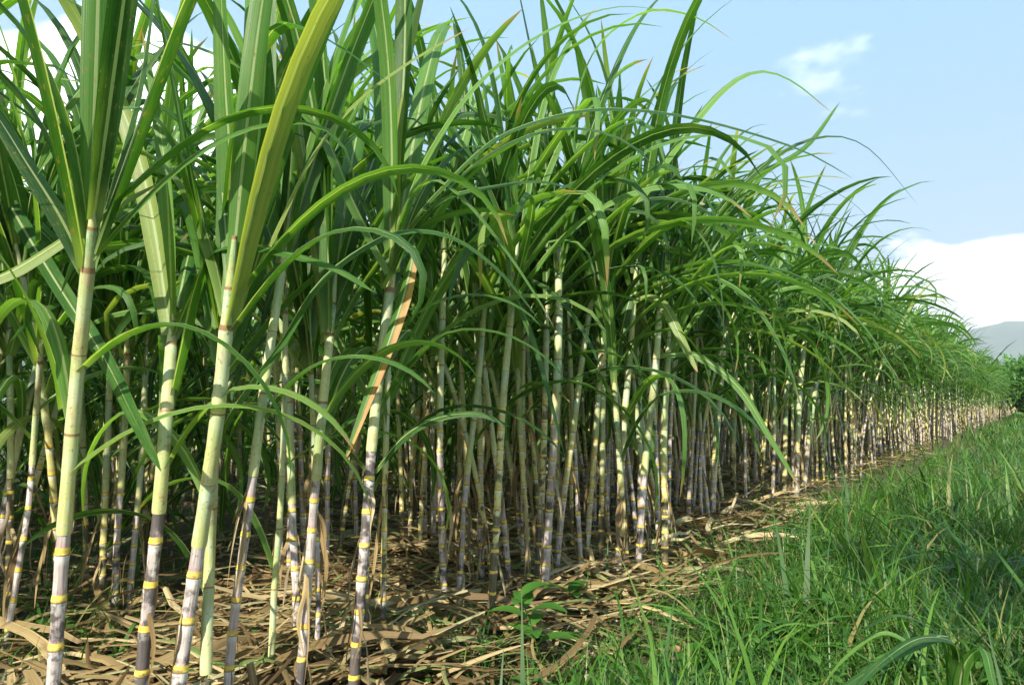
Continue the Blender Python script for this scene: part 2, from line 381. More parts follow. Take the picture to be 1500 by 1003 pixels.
def smooth_curve(pts, n):
    """Catmull-Rom through pts, n+1 samples even in arc length"""
    p = np.asarray(pts, float); q = np.vstack([2*p[0]-p[1], p, 2*p[-1]-p[-2]]); out = []
    for i in range(1, len(q)-2):
        t = np.linspace(0, 1, 16, endpoint=(i == len(q)-3))[:, None]
        out.append(.5*((2*q[i]) + (-q[i-1]+q[i+1])*t + (2*q[i-1]-5*q[i]+4*q[i+1]-q[i+2])*t**2 + (-q[i-1]+3*q[i]-3*q[i+1]+q[i+2])*t**3))
    o = np.vstack(out); d = np.r_[0, np.cumsum(np.linalg.norm(np.diff(o, axis=0), axis=1))]
    s = np.linspace(0, d[-1], n+1); return np.stack([np.interp(s, d, o[:, k]) for k in range(3)], 1)
def sample(path, s):
    d = np.r_[0, np.cumsum(np.linalg.norm(np.diff(path, axis=0), axis=1))]
    s = np.atleast_1d(s); out = np.stack([np.interp(s, d, path[:, k]) for k in range(3)], 1)
    e = s > d[-1]
    if e.any():
        tg = path[-1]-path[-3]; tg /= np.linalg.norm(tg); out[e] = path[-1] + tg*(s[e]-d[-1])[:, None]
    return out
def jointed(path, r0, r1, s0, s1, inter, lod=0):
    """stalk with swollen joints: returns path, radii, joint coordinate"""
    fr = {0: [0, .03, .11, .16, .5, .86, .96], 1: [0, .12, .5, .93], 2: [0, .5]}[lod]
    sw = {0: [1.07, 1.04, 1.05, .97, .94, .99, 1.06], 1: [1.06, 1.03, .94, 1.04], 2: [1.04, .97]}[lod]
    k = int((s1-s0)/inter); S = []; Rr = []; V = []
    for i in range(k+1):
        for a, b in zip(fr, sw):
            s = s0 + (i+a)*inter
            if s > s1: break
            S.append(s); Rr.append((r0+(r1-r0)*(s-s0)/(s1-s0))*b); V.append(i+a)
    return sample(path, np.array(S)), np.array(Rr), np.array(V)

# ------------------------------------------------------------------ shared leaf shapes
def pool(lod):
    n = {0: 14, 1: 8, 2: 5}[lod]; P = {'up': [], 'mid': [], 'low': [], 'sweep': []}
    q = 7 if lod == 0 else 6
    for i in range(q):
        P['sweep'].append(leaf_arrays(1.25+.07*i, .056, R(24+4*i), R(78+8*i), 1.25, .5, random.uniform(-1.4, 1.4), random.uniform(-.5, .5), n, kink=(random.uniform(.45, .8), R(random.uniform(15, 60))) if i % 2 else None, seed=70+i))
        P['up'].append(leaf_arrays(1.40+.05*i, .066, R(5+2*i), R(30+11*i), 2.4, .75, random.uniform(-.7, .7), random.uniform(-.2, .2), n, seed=i))
    for i in range(q+2):
        P['mid'].append(leaf_arrays(1.25+.05*i, .066, R(14+3.*i), R(72+9*i), 1.9, .6, random.uniform(-1.2, 1.2), random.uniform(-.5, .5), n, kink=(random.uniform(.5, .85), R(random.uniform(20, 70))) if i % 3 == 1 else None, seed=20+i))
    for i in range(q+1):
        P['low'].append(leaf_arrays(1.0+.07*i, .056, R(24+4*i), R(105+7*i), 1.35, .5, random.uniform(-1, 1), random.uniform(-.5, .5), n,
                        kink=(random.uniform(.4, .7), R(random.uniform(10, 32))) if i % 3 == 0 else None, seed=40+i))
    return P
POOL = [pool(0), pool(1), pool(2)]
def arr_mesh(name, a, mats):
    A = Acc(); A.add(*a); return A.mesh(name, mats)
PMESH = {k: [arr_mesh('leaf', a, [M_LEAF]) for a in v] for k, v in POOL[0].items()}
RINGS = []
for k in range(6):
    rg = np.random.default_rng(k); ra = np.linspace(0, 1, 5); hgt = rg.uniform(.32, .70)
    q = tube(np.stack([0*ra, 0*ra, ra*hgt-.04], 1), np.array([1.03, 1.085, 1.10, 1.06, .99]), ra, 12); v = q[0].copy()
    an = np.arctan2(v[:, 1], v[:, 0]); v[:, 2] += (.09*np.sin(an+k)+.05*np.sin(3*an+k))*(v[:, 2] > .1)
    A = Acc(); A.add(v, q[1], q[2]); RINGS.append(A.mesh('node_ring', [M_RING]))

def plan_cane(rg, height=1.0, lean=(0, 0), r0=.017, outward=True, edge_bias=.0):
    """numbers of one cane: path and the list of leaves (kind, index, s along the stalk, azimuth, scale)"""
    hb = rg.uniform(.70, 1.05)*height; ht = hb + rg.uniform(.45, .70)
    top = ht + .28
    bx, by = lean; ph = rg.uniform(0, 6.28); cv = rg.uniform(0, .06)
    z = np.linspace(0, top, 9); q = z/top
    path = np.stack([bx*q*q + cv*np.sin(q*3)*math.cos(ph) + bx*.3*q, by*q*q + cv*np.sin(q*3)*math.sin(ph) + by*.3*q, z], 1)
    return dict(path=path, hb=hb, ht=ht, top=top, r0=r0, r1=r0*.78, inter=rg.uniform(.085, .125))
OUT_AZ = math.atan2(-N_ROW[1], -N_ROW[0])
def leaf_plan(rg, ht, hb, edge, inner=False):
    az = rg.uniform(0, 6.28); out = []
    k = rg.integers(0, 2) if edge else rg.integers(1, 4)
    for i in range(k):
        out.append(('low', rg.integers(0, 8), hb + (ht-hb)*(.25+.6*i/max(k, 1)), (az if not edge else rg.normal(-.3, 1.1)) + (0 if edge else math.pi*i) + rg.uniform(-.5, .5), rg.uniform(.75, 1.1)))
    if edge:
        for i in range(3):
            out.append(('sweep', rg.integers(0, 7), ht - .02 + .13*i + rg.uniform(-.06, .06), rg.normal(-.35, 1.1), rg.uniform(.6, 1.1)))
    if inner:
        for i in range(9):
            out.append((('low', 'mid', 'up')[rg.integers(0, 3)], rg.integers(0, 7), rg.uniform(.05, 1.0), rg.uniform(0, 6.28), rg.uniform(.5, 1.0)))
    for i in range(3 if edge else 4):
        out.append(('mid', rg.integers(0, 8), ht + .01 + .045*i, az + math.pi*(i+k) + rg.uniform(-.6, .6), rg.uniform(.85, 1.12)))
    for i in range(4):
        out.append(('up', rg.integers(0, 7), ht + .13 + .04*i, az + math.pi*(i+k) + rg.uniform(-.9, .9), rg.uniform(.8, 1.08)))
    return out

def rot_of(az, tx=0., ty=0.): return Matrix.Rotation(az, 4, 'Z')
def sheath_segments(hb, ht, top, path, r1, r0):
    """nested sheaths: (s0, s1, r_bottom, r_top)"""
    rl = lambda q: r0 + (r1-r0)*min(q/ht, 1.)
    k = max(2, int(round((ht-hb)/.2))); e = np.linspace(hb, ht+.02, k+1)
    e[1:-1] += .03*np.sin(np.arange(1, k)*7.3+hb*50); o = []
    for i in range(k): o.append((e[i]-.004, e[i+1]+.012, rl(e[i])*1.09, rl(e[i+1])*1.02))
    o.append((ht, ht+.13, r1*1.0, r1*.80)); o.append((ht+.11, top, r1*.78, r1*.40))
    return o

# ------------------------------------------------------------------ ground, hills
def ground_sheet():
    # fine near the camera, coarse to the horizon
    a = np.r_[-4400, -2500, -800, -200, -60, -20, np.linspace(-8, 16, 97), 22, 40, 90, 250, 900, 2500, 4400]
    b = a.copy(); X, Y = np.meshgrid(a, b, indexing='ij')
    s, n = X*D_ROW[0]+Y*D_ROW[1], X*N_ROW[0]+Y*N_ROW[1]
    near = np.exp(-(X**2+Y**2)/400)
    Z = near*(.018*np.sin(X*5.1+np.sin(Y*3))*np.sin(Y*4.3) + .02*np.cos((n-EDGE)*2*np.pi/1.15)*(n > 1.6) + .012*np.sin(X*13.)*np.sin(Y*11.7))
    v = np.stack([X, Y, Z], -1).reshape(-1, 3); m = len(a)
    i = (np.arange(m-1)[:, None]*m + np.arange(m-1)[None, :]).reshape(-1, 1); f = i+np.array([[0, m, m+1, 1]])
    A = Acc(); A.add(v, f, v[:, :2]*.1); o = link('ground', A.mesh('ground', [M_SOIL])); tag(o, kind='structure')
ground_sheet()
def gz(x, y):
    s, n = to_row(x, y); near = math.exp(-(x*x+y*y)/400)
    return near*(.018*math.sin(x*5.1+math.sin(y*3))*math.sin(y*4.3) + (.02*math.cos((n-EDGE)*2*math.pi/1.15) if n > 1.6 else 0) + .012*math.sin(x*13.)*math.sin(y*11.7))
def hills():
    A = Acc(); na, nr = 180, 10
    az = np.linspace(0, 2*np.pi, na+1); rr = np.linspace(0, 1, nr)
    AZ, RR = np.meshgrid(az, rr, indexing='ij')
    ridge = .075 + .022*np.sin(AZ*3+1.) + .014*np.sin(AZ*7+.5) + .007*np.sin(AZ*17) + .003*np.sin(AZ*41+2)
    ridge += .055*np.exp(-((np.mod(AZ, 2*np.pi)-R(41))/R(7))**2)
    D = 2200 + 1500*RR
    H = ridge*D*np.sin(RR*np.pi/2)**1.3*(1+.06*np.sin(AZ*60+RR*9))
    v = np.stack([D*np.sin(AZ), D*np.cos(AZ), H-2], -1).reshape(-1, 3)
    i = (np.arange(na)[:, None]*nr + np.arange(nr-1)[None, :]).reshape(-1, 1); f = i+np.array([[0, nr, nr+1, 1]])
    A.add(v, f, v[:, :2]*.001); o = link('hills', A.mesh('hills', [M_HILL])); tag(o, kind='structure')
hills()

# ------------------------------------------------------------------ canes, built as individuals
def build_cane(base, P, leaves, name='sugarcane', rings=False, lod=0, wide=1.0, stalk_mat=None):
    """Empty at the foot > stalk (> node_ring), leaf_sheath, leaf"""
    root = empty(name, base)
    sp_, sr, sv = jointed(P['path'], P['r0'], P['r0']+(P['r1']-P['r0'])*(P['hb']+.03)/P['ht'], 0, P['hb']+.03, P['inter'], lod)
    A = Acc(); A.add(*tube(sp_, sr, sv, 10 if lod == 0 else 7)); st = link('stalk', A.mesh('stalk', [stalk_mat or M_STALK]), root)
    if rings:
        k = int((P['hb']-.01)/P['inter'])
        for i in range(0, k+1):
            s = i*P['inter']; q = sample(P['path'], [s, s+.02]); t_ = Vector(q[1]-q[0]).normalized()
            rad = P['r0']+(P['r1']-P['r0'])*s/P['ht']
            ro = link('node_ring', RINGS[(i*5+int(P['hb']*1000)) % 6], st); ro.matrix_local = Matrix.Translation(Vector(q[0])) @ t_.to_track_quat('Z', 'Y').to_matrix().to_4x4() @ Matrix.Scale(rad*1.0, 4)
    for (a, b, ra_, rb_) in sheath_segments(P['hb'], P['ht'], P['top'], P['path'], P['r1'], P['r0']):
        S = np.array([a, a+.01, (a+b)/2, b-.012, b]); A = Acc()
        A.add(*tube(sample(P['path'], S), np.array([ra_*.96, ra_*1.03, (ra_+rb_)/2, rb_*1.10, rb_*1.0]), (S-a)/(b-a), 10 if lod == 0 else 7))
        link('leaf_sheath', A.mesh('leaf_sheath', [M_SHEATH]), root)
    for (kind, idx, s, az, scl) in leaves:
        q = sample(P['path'], [s, s+.05]); t_ = Vector(q[1]-q[0]).normalized(); ms = PMESH[kind]
        o = link('leaf', ms[idx % len(ms)], root)
        tilt = Vector((0, 0, 1)).rotation_difference(t_).to_matrix().to_4x4()
        o.matrix_local = Matrix.Translation(Vector(q[0])) @ tilt @ Matrix.Rotation(az, 4, 'Z') @ Matrix.Translation((P['r1']*.35, 0, 0)) @ Matrix.Diagonal((scl, scl*wide, scl, 1))
    return root
def pixel_leaf(root, base, pts, Y, W, fold=.3, twist=0., dY=0., mat=None, n=26):
    """a leaf that follows a curve read off the photograph, at its real distance"""
    m = len(pts); P3 = [at_y(x, y, Y + dY*(i/(m-1))**1.2) for i, (x, y) in enumerate(pts)]
    c = smooth_curve(P3, n) - np.array(base)
    A = Acc(); A.add(*strap(c, W, fold, twist-.2, up_hint=(-.15, -.85, .5))); return link('leaf', A.mesh('leaf', [mat or M_LEAF]), root)

# each entry: pixels up the stalk (foot first), pixel row where the bare rind ends, thickness in px at the foot, joint spacing, leaves on/off, label
H = [
 ([(66,1128),(78,1000),(92,800),(112,560),(128,400)], 768, 25, .118, 'thick pale cane nearest the left edge with a sunlit yellow-green upper stalk'),
 ([(10,925),(14,800),(16,640),(14,520)], 700, 12, .10, 'thin dark brown cane cut by the left edge of the picture'),
 ([(6,945),(28,830),(42,740),(50,640),(58,540)], 690, 11, .11, 'thin yellow cane leaning right beside the dark one at the left edge'),
 ([(203,1090),(210,960),(232,760),(243,620),(250,520)], 765, 24, .115, 'cane with a black sooty joint low on its grey stalk, left of the leaning pair'),
 ([(252,1100),(264,990),(292,800),(318,620),(330,500)], 808, 27, .12, 'thick lilac cane leaning right with its left foot apart from the green one'),
 ([(304,1085),(302,960),(308,800),(314,660),(322,560)], 985, 20, .14, 'all green sheathed young cane with a brown scar standing against the lilac one'),
 ([(330,1060),(340,930),(365,740),(388,560),(412,400)], 700, 18, .10, 'slim cane with a dry strip down its foot right of the green young cane'),
 ([(396,990),(402,860),(410,760),(416,620),(418,470)], 960, 9, .12, 'very thin green cane rising from the litter between two thicker ones'),
 ([(434,1035),(445,930),(458,760),(470,620),(482,500)], 690, 18, .095, 'cane with a bright yellow ring high on a pink stalk left of centre'),
 ([(437,935),(434,860),(428,740),(424,600),(412,440)], 735, 15, .11, 'purple cane leaning left behind the yellow ringed one'),
 ([(462,960),(466,900),(464,800),(460,680),(456,560)], 720, 10, .09, 'thin pale cane tucked behind the purple leaning pair'),
 ([(514,1040),(522,930),(536,760),(548,600),(570,420)], 620, 20, .095, 'tall blackened cane with grey joints in the left middle'),
 ([(538,930),(536,880),(538,800),(542,700)], 760, 10, .10, 'short pinkish cane right behind the blackened one'),
 ([(561,925),(562,840),(564,700),(568,560),(572,440)], 690, 10, .09, 'straight slim cane just right of the blackened one'),
 ([(652,888),(648,800),(645,690),(645,560),(650,400)], 610, 12, .085, 'straight upright cane with closely set yellow rings at the picture centre'),
 ([(670,880),(676,800),(684,690),(700,560),(712,420)], 690, 10, .10, 'green topped cane leaning right of the upright centre one'),
 ([(716,905),(724,820),(731,690),(738,570),(752,420)], 575, 13, .085, 'dark mottled cane in front of a pair right of centre'),
 ([(748,865),(742,800),(733,720),(722,640),(710,540)], 660, 10, .10, 'reddish cane crossing behind the dark mottled one'),
 ([(774,850),(772,780),(764,660),(758,540)], 640, 10, .09, 'yellowish cane left of the tall bunch of three'),
 ([(786,862),(792,760),(797,640),(800,500)], 585, 12, .085, 'dark left cane of the tall bunch of three'),
 ([(798,868),(804,760),(812,640),(818,500),(818,400)], 585, 14, .085, 'tallest cane of the bunch of three with a smooth blue-green top'),
 ([(812,842),(824,740),(838,640),(856,500),(872,410)], 620, 11, .09, 'cane leaning right out of the tall bunch of three'),
 ([(857,830),(864,740),(872,640),(880,520)], 640, 10, .085, 'grey cane standing alone between the bunch and the sunlit canes'),
 ([(879,828),(881,740),(883,620),(884,500)], 700, 9, .085, 'slim brown cane left of the sunlit group'),
 ([(905,835),(908,740),(912,640),(922,520),(928,440)], 660, 12, .09, 'first cane of the sunlit group with a grey foot'),
 ([(919,836),(914,760),(908,680),(900,560)], 700, 10, .085, 'cane leaning left within the sunlit group'),
 ([(934,832),(940,740),(948,640),(960,540),(966,440)], 700, 12, .10, 'brightest yellow cane of the sunlit group'),
 ([(952,820),(946,740),(936,640),(928,560)], 700, 9, .09, 'cane leaning left behind the brightest yellow one'),
 ([(973,826),(974,740),(972,640),(978,520)], 690, 12, .085, 'upright cream cane at the right end of the sunlit group'),
 ([(968,790),(962,740),(950,680),(938,600)], 650, 9, .08, 'short leaning cane behind the cream one'),
 ([(1028,742),(1030,690),(1034,600),(1040,500)], 640, 9, .075, 'first cane beyond the gap in the front row'),
 ([(1042,760),(1046,690),(1052,600),(1060,500)], 650, 11, .075, 'leaning cane with a dry broken stub at its foot'),
 ([(1074,728),(1074,660),(1076,580),(1080,480)], 650, 9, .08, 'pale straight cane after the broken stub'),
 ([(1108,712),(1104,640),(1100,560),(1098,480)], 630, 8, .08, 'cane standing in the gap before the far front row'),
 ([(1148,728),(1150,660),(1152,580),(1158,500)], 640, 8, .07, 'left cane of the first dense clump in the far front row'),
 ([(1166,732),(1168,650),(1172,570),(1180,480)], 640, 9, .07, 'front cane of the first dense clump in the far front row'),
 ([(1176,722),(1184,650),(1194,570),(1204,500)], 640, 8, .07, 'right cane of the first dense clump in the far front row'),
 ([(126,872),(126,780),(122,640),(118,520)], 740, 9, .10, 'thin green-yellow cane standing behind the thick leftmost cane'),
 ([(150,886),(152,780),(158,640),(162,520)], 700, 11, .07, 'yellowish closely ringed cane right of the thick leftmost cane in the second row'),
 ([(168,888),(172,780),(182,640),(186,520)], 720, 11, .07, 'cane with a burnt black foot right beside the yellowish closely ringed one'),
 ([(188,882),(198,780),(208,660),(213,540)], 740, 10, .08, 'pinkish cane leaning right behind the cane with the black joint'),
 ([(480,800),(480,700),(478,580),(474,480)], 660, 8, .08, 'thin shaded cane behind the bright-ringed pink cane'),
 ([(600,792),(602,720),(605,620),(606,520)], 640, 7, .07, 'thin cane standing left of the upright centre one further back'),
 ([(590,800),(588,720),(584,620),(580,520)], 640, 8, .07, 'thin cane just right of the straight slim one further back'),
 ([(700,800),(704,720),(708,620),(712,520)], 640, 8, .07, 'thin sunlit cane left of the dark mottled one further back'),
]
heroes = []; hero_xy = []
for hi, (px, gy, wpx, inter, lab) in enumerate(H):
    b = ground(*px[0], .06); b[2] = 0.; Y = b[1]; rg = np.random.default_rng(100+hi)
    P3 = [b] + [at_y(x, y, Y + .03*i*rg.uniform(-1, 1)) for i, (x, y) in enumerate(px[1:], 1)]
    path = smooth_curve(P3, 14)-b
    d = np.r_[0, np.cumsum(np.linalg.norm(np.diff(path, axis=0), axis=1))]
    # the bare rind ends at pixel row gy
    ys = project(path+b)[1]; k = int(np.argmin(np.abs(ys-gy))); hb = max(d[k], .12)
    ht = max(d[-1], hb+.3)
    r0 = max(wpx*Y/FPX/2*(.80 if hi < 12 else .88), .0105)
    P = dict(path=path, hb=hb, ht=ht, top=ht+.26, r0=r0, r1=r0*.82, inter=inter)
    lv = leaf_plan(rg, ht, hb, hi > 14)
    b[2] = gz(b[0], b[1]) - .02
    def aside(l):                                       # near canes: no leaf hangs straight at the viewpoint
        k_, i_, s_, a_, c_ = l; q = (a_ + math.pi/2 + math.pi) % (2*math.pi) - math.pi
        if hi < 15 and k_ != 'up' and abs(q) < .9: a_ += (1.1 if q > 0 else -1.1)
        if hi < 12 and k_ == 'up': s_ -= .10
        if hi < 12: c_ *= {'mid': .62, 'low': .7}.get(k_, 1.)      # the long leaves of these canes are placed one by one below
        return (k_, i_, s_, a_, c_)
    lv = [aside(l) for l in lv]
    o = build_cane(tuple(b), P, lv, stalk_mat=M_SOOTY if hi in (1, 3, 11, 16, 19) else None, rings=True, wide=1.35 if hi < 12 else 1.15)
    tag(o, lab, 'sugarcane'); heroes.append((o, b, P)); hero_xy.append(b[:2])

HL = [  # cane index, pixels, width m, change of distance, twist, scorched
 (3, [(243,610),(262,520),(285,420),(310,370),(350,357),(420,370),(490,392),(548,428)], .060, -.25, .3, 0),
 (4, [(308,660),(345,590),(410,500),(460,420),(520,368),(590,337),(660,345),(720,385),(765,435),(790,470)], .052, .1, .2, 0),
 (4, [(322,470),(330,330),(345,190),(370,90),(410,36),(450,42),(510,75),(575,125)], .070, -.2, .3, 0),
 (4, [(322,480),(300,360),(262,220),(215,160),(150,165),(95,200),(55,255)], .060, -.25, -.3, 0),
 (4, [(322,480),(296,320),(262,140),(232,0),(215,-110)], .082, -.15, .2, 0),
 (4, [(326,480),(340,300),(330,120),(322,-60),(318,-200)], .080, -.1, -.3, 0),
 (4, [(330,480),(360,320),(385,150),(392,0),(400,-160)], .075, .1, .4, 0),
 (6, [(412,400),(440,250),(480,110),(520,0),(560,-90)], .065, .1, .5, 0),
 (4, [(328,480),(392,360),(455,230),(520,150),(600,90),(690,40)], .042, -.2, .4, 0),
 (0, [(128,400),(90,320),(40,240),(-20,150),(-90,90)], .055, .0, .3, 0),
 (0, [(128,400),(160,280),(200,140),(225,-10),(240,-120)], .065, .1, -.3, 0),
 (0, [(92,598),(84,540),(58,470),(20,400),(-30,330)], .050, -.1, .5, 0),
 (0, [(130,400),(110,280),(60,180),(0,110),(-60,60)], .055, -.2, .3, 0),
 (2, [(-20,230),(20,310),(80,410),(150,520),(195,610),(236,690)], .055, -1.25, .3, 0),
 (0, [(-40,420),(20,395),(90,352),(150,312),(230,270)], .050, .1, .2, 0),
 (1, [(14,520),(40,420),(30,300),(-10,180),(-60,60)], .060, -.6, .2, 0),
 (11,[(606,368),(592,430),(566,510),(536,590),(505,675)], .048, -.2, .1, 1),
 (11,[(548,690),(590,640),(640,612),(700,606),(748,625)], .034, -.1, .2, 0),
 (11,[(572,400),(582,330),(605,280),(640,262),(690,300),(745,370),(790,440),(812,480)], .042, -.1, .4, 0),
 (11,[(574,400),(600,340),(650,290),(720,272),(790,265),(845,278)], .060, -.1, .2, 0),
 (11,[(560,420),(600,330),(650,270),(720,205),(800,172),(880,158),(980,165),(1080,188),(1180,222),(1250,262)], .044, -.3, .3, 0),
 (11,[(572,380),(600,280),(640,200),(700,120),(790,50),(900,10),(1000,20)], .048, .1, .5, 0),
 (11,[(574,400),(570,250),(590,100),(630,-60)], .080, .1, .2, 0),
 (11,[(572,400),(520,300),(470,190),(380,110),(250,60),(120,90)], .060, -.2, .3, 0),
 (8, [(482,500),(500,360),(560,240),(640,140),(720,40)], .070, .1, .3, 0),
 (8, [(482,500),(470,360),(440,200),(420,40),(410,-80)], .068, .1, .3, 0),
 (16,[(752,420),(740,330),(700,240),(640,150),(600,60)], .070, .1, .3, 0),
 (20,[(818,400),(812,280),(795,150),(770,30),(750,-60)], .075, .1, .4, 0),
 (20,[(818,400),(840,280),(880,150),(930,40),(990,-30)], .080, .1, .4, 0),
 (20,[(818,400),(835,260),(845,140),(880,60),(950,15),(1020,25),(1075,60)], .062, -.2, .3, 0),
 (20,[(805,165),(822,170),(836,200),(843,240)], .050, -.1, .1, 0),
 (20,[(818,400),(800,330),(760,300),(700,262),(640,265),(560,340)], .052, -.3, .2, 0),
 (21,[(872,410),(900,330),(950,290),(1020,300),(1090,350),(1150,430)], .062, -.2, .4, 0),
 (21,[(872,410),(930,300),(1000,200),(1060,130),(1110,104),(1160,118),(1222,168)], .070, -.1, .4, 0),
 (24,[(928,440),(950,433),(975,450),(1000,500),(1022,545)], .060, -.3, .3, 0),
 (26,[(966,440),(1000,400),(1060,410),(1110,450),(1150,520),(1175,600)], .050, -.2, .4, 0),
 (26,[(966,520),(1020,520),(1080,565),(1125,635),(1172,715)], .050, -.3, .2, 0),
 (28,[(978,520),(1010,380),(1080,290),(1160,262),(1240,290),(1300,350)], .060, -.1, .4, 0),
 (28,[(978,500),(1040,360),(1110,260),(1180,215),(1230,150)], .065, .3, .3, 0),
 (28,[(978,480),(1040,330),(1120,240),(1200,200),(1270,215),(1345,300)], .060, -.1, .3, 0),
 (31,[(1060,500),(1090,380),(1160,320),(1230,320),(1290,370),(1330,440)], .062, -.1, .3, 0),
 (31,[(1060,520),(1110,440),(1190,420),(1260,470),(1320,560)], .060, -.1, .3, 0),
 (36,[(1204,500),(1240,380),(1290,300),(1340,270),(1370,265)], .070, .1, .3, 0),
]
for (k, pts, W, dY, tw, ed) in HL:
    o, b, P = heroes[k]
    pixel_leaf(o, b, pts, b[1], W*1.15, twist=tw, dY=dY, mat=M_EDGE if ed else None)

# ------------------------------------------------------------------ the rest of the field
cand = []
ROWS = 9
for r_i in range(ROWS):
    n0 = EDGE + .12 + r_i*1.15
    s = -3.2 if r_i else 5.6
    smax = [95, 95, 70, 50, 34, 28, 24, 22, 20][r_i]
    while s < smax:
        k = rng.integers(2, 6) if s < 14 else rng.integers(3, 5)
        if r_i < 2 and s > 7: k += 1
        for _ in range(k):
            x, y = rc(s + rng.normal(0, .10), n0 + rng.normal(0, .12))
            if y > .5 and project(np.array([x, y, .5]))[0] < 600 and rng.random() < (.25 if r_i == 1 else .4): continue
            cand.append((x, y, r_i, s))
        s += rng.uniform(.32, .50) if s < 20 else (rng.uniform(.4, .6) if s < 45 else rng.uniform(.6, .9))
for _ in range(44):                                   # slim tillers crowding the middle of the front row
    s_, n_ = rng.uniform(2.55, 5.8), rng.uniform(1.98, 2.75); x, y = rc(s_, n_); cand.append((x, y, 0 if n_ < 2.45 else 1, s_))
def near_hero(x, y): return any((x-a)**2+(y-c)**2 < .07**2 for a, c in hero_xy)
cand = [c for c in cand if not near_hero(c[0], c[1]) and math.hypot(c[0], c[1]) > 1.75]
# rank by how large they show: in frame, near, not many rows deep
def score(c):
    if c[1] < .4: return 1e6
    px, py, f = project(np.array([c[0], c[1], 1.2]))
    return math.hypot(c[0], c[1]) * (1 + .18*c[2]) + (1e4 if not (-60 < px < 1560) else 0)
cand.sort(key=score)
N_IND = 300 - len(H)
ind = [c for c in cand[:N_IND] if score(c) < 1e4]; rest = cand[len(ind):]
SHORT = ['leftmost thick pale cane', 'dark edge cane', 'thin yellow edge cane', 'cane with the black joint', 'thick lilac cane', 'all green cane', 'slim cane with the dry strip',
 'very thin green cane', 'bright-ringed pink cane', 'purple left-leaning cane', 'thin tucked cane', 'blackened cane', 'short pinkish cane', 'straight slim cane', 'upright centre cane',
 'green-topped leaning cane', 'dark mottled cane', 'reddish crossing cane', 'yellowish cane', 'dark bunch cane', 'tallest bunch cane', 'cane leaning off the bunch', 'lone grey cane', 'slim brown cane',
 'first sunlit cane', 'left-leaning sunlit cane', 'brightest yellow cane', 'cane behind the brightest', 'cream cane', 'short leaning cane', 'first cane past the gap', 'cane with the broken stub',
 'pale straight cane', 'cane in the gap', 'left clump cane', 'front clump cane', 'right clump cane', 'thin green-yellow cane', 'closely ringed yellow cane', 'burnt-foot cane', 'pinkish leaning cane', 'thin shaded cane', 'thin centre cane', 'thin cane by the slim one', 'thin sunlit cane']
ORD = ['first', 'second', 'third', 'fourth', 'fifth', 'sixth', 'seventh', 'eighth', 'ninth', 'tenth', 'eleventh', 'twelfth', 'thirteenth', 'fourteenth', 'fifteenth', 'sixteenth', 'seventeenth', 'eighteenth', 'nineteenth', 'twentieth']
def nth(i): return ORD[i] if i < 20 else f'{i+1}th'
hx = sorted((float(project(np.array([b[0], b[1], .3]))[0]), i) for i, (o, b, P) in enumerate(heroes))
MARKS = [0, 3, 4, 6, 8, 11, 14, 16, 20, 22, 24, 26, 28, 30, 32, 35]      # the canes easiest to find
mk = sorted((float(project(np.array([heroes[i][1][0], heroes[i][1][1], .3]))[0]), i) for i in MARKS)
ROWN = ['front-row', 'second-row', 'third-row', 'fourth-row', 'fifth-row', 'sixth-row', 'seventh-row', 'eighth-row', 'back-row']
def bracket(px):
    l = [i for x, i in mk if x <= px]; r = [i for x, i in mk if x > px]
    return (l[-1] if l else None, r[0] if r else None)
buckets = {}
for ci, (x, y, ri, s) in enumerate(ind):
    px = float(project(np.array([x, y, .3]))[0]); buckets.setdefault((ri,)+bracket(px), []).append((px, ci))
ILAB = {}
for (ri, l, r), v in buckets.items():
    v.sort()
    for j, (px, ci) in enumerate(v):
        o_ = nth(j) + ' from the left' if len(v) > 1 else 'only one'
        if l is None: t_ = f'{ROWN[ri]} cane at the left edge, {o_}, left of the {SHORT[r]}'
        elif r is None: t_ = f'{ROWN[ri]} cane, {o_} among those past the first dense clump'
        else: t_ = f'{ROWN[ri]} cane, {o_} between {SHORT[l]} and {SHORT[r]}'
        ILAB[ci] = ' '.join(t_.split()[:16])
indiv = []
for ci, (x, y, ri, s) in enumerate(ind):
    rg = np.random.default_rng(5000+ci); z0 = gz(x, y)-.02
    P = plan_cane(rg, rg.uniform(.80, 1.28), (rg.normal(0, .12), rg.normal(0, .12)), rg.uniform(.013, .018))
    lv = leaf_plan(rg, P['ht'], P['hb'], ri == 0, ri >= 2)
    o = build_cane((x, y, z0), P, lv, lod=1 if math.hypot(x, y) > 3 else 0)
    indiv.append((o, (x, y, z0), P)); tag(o, ILAB[ci], 'sugarcane', 'canes of the '+ROWN[ri].replace('-', ' '))

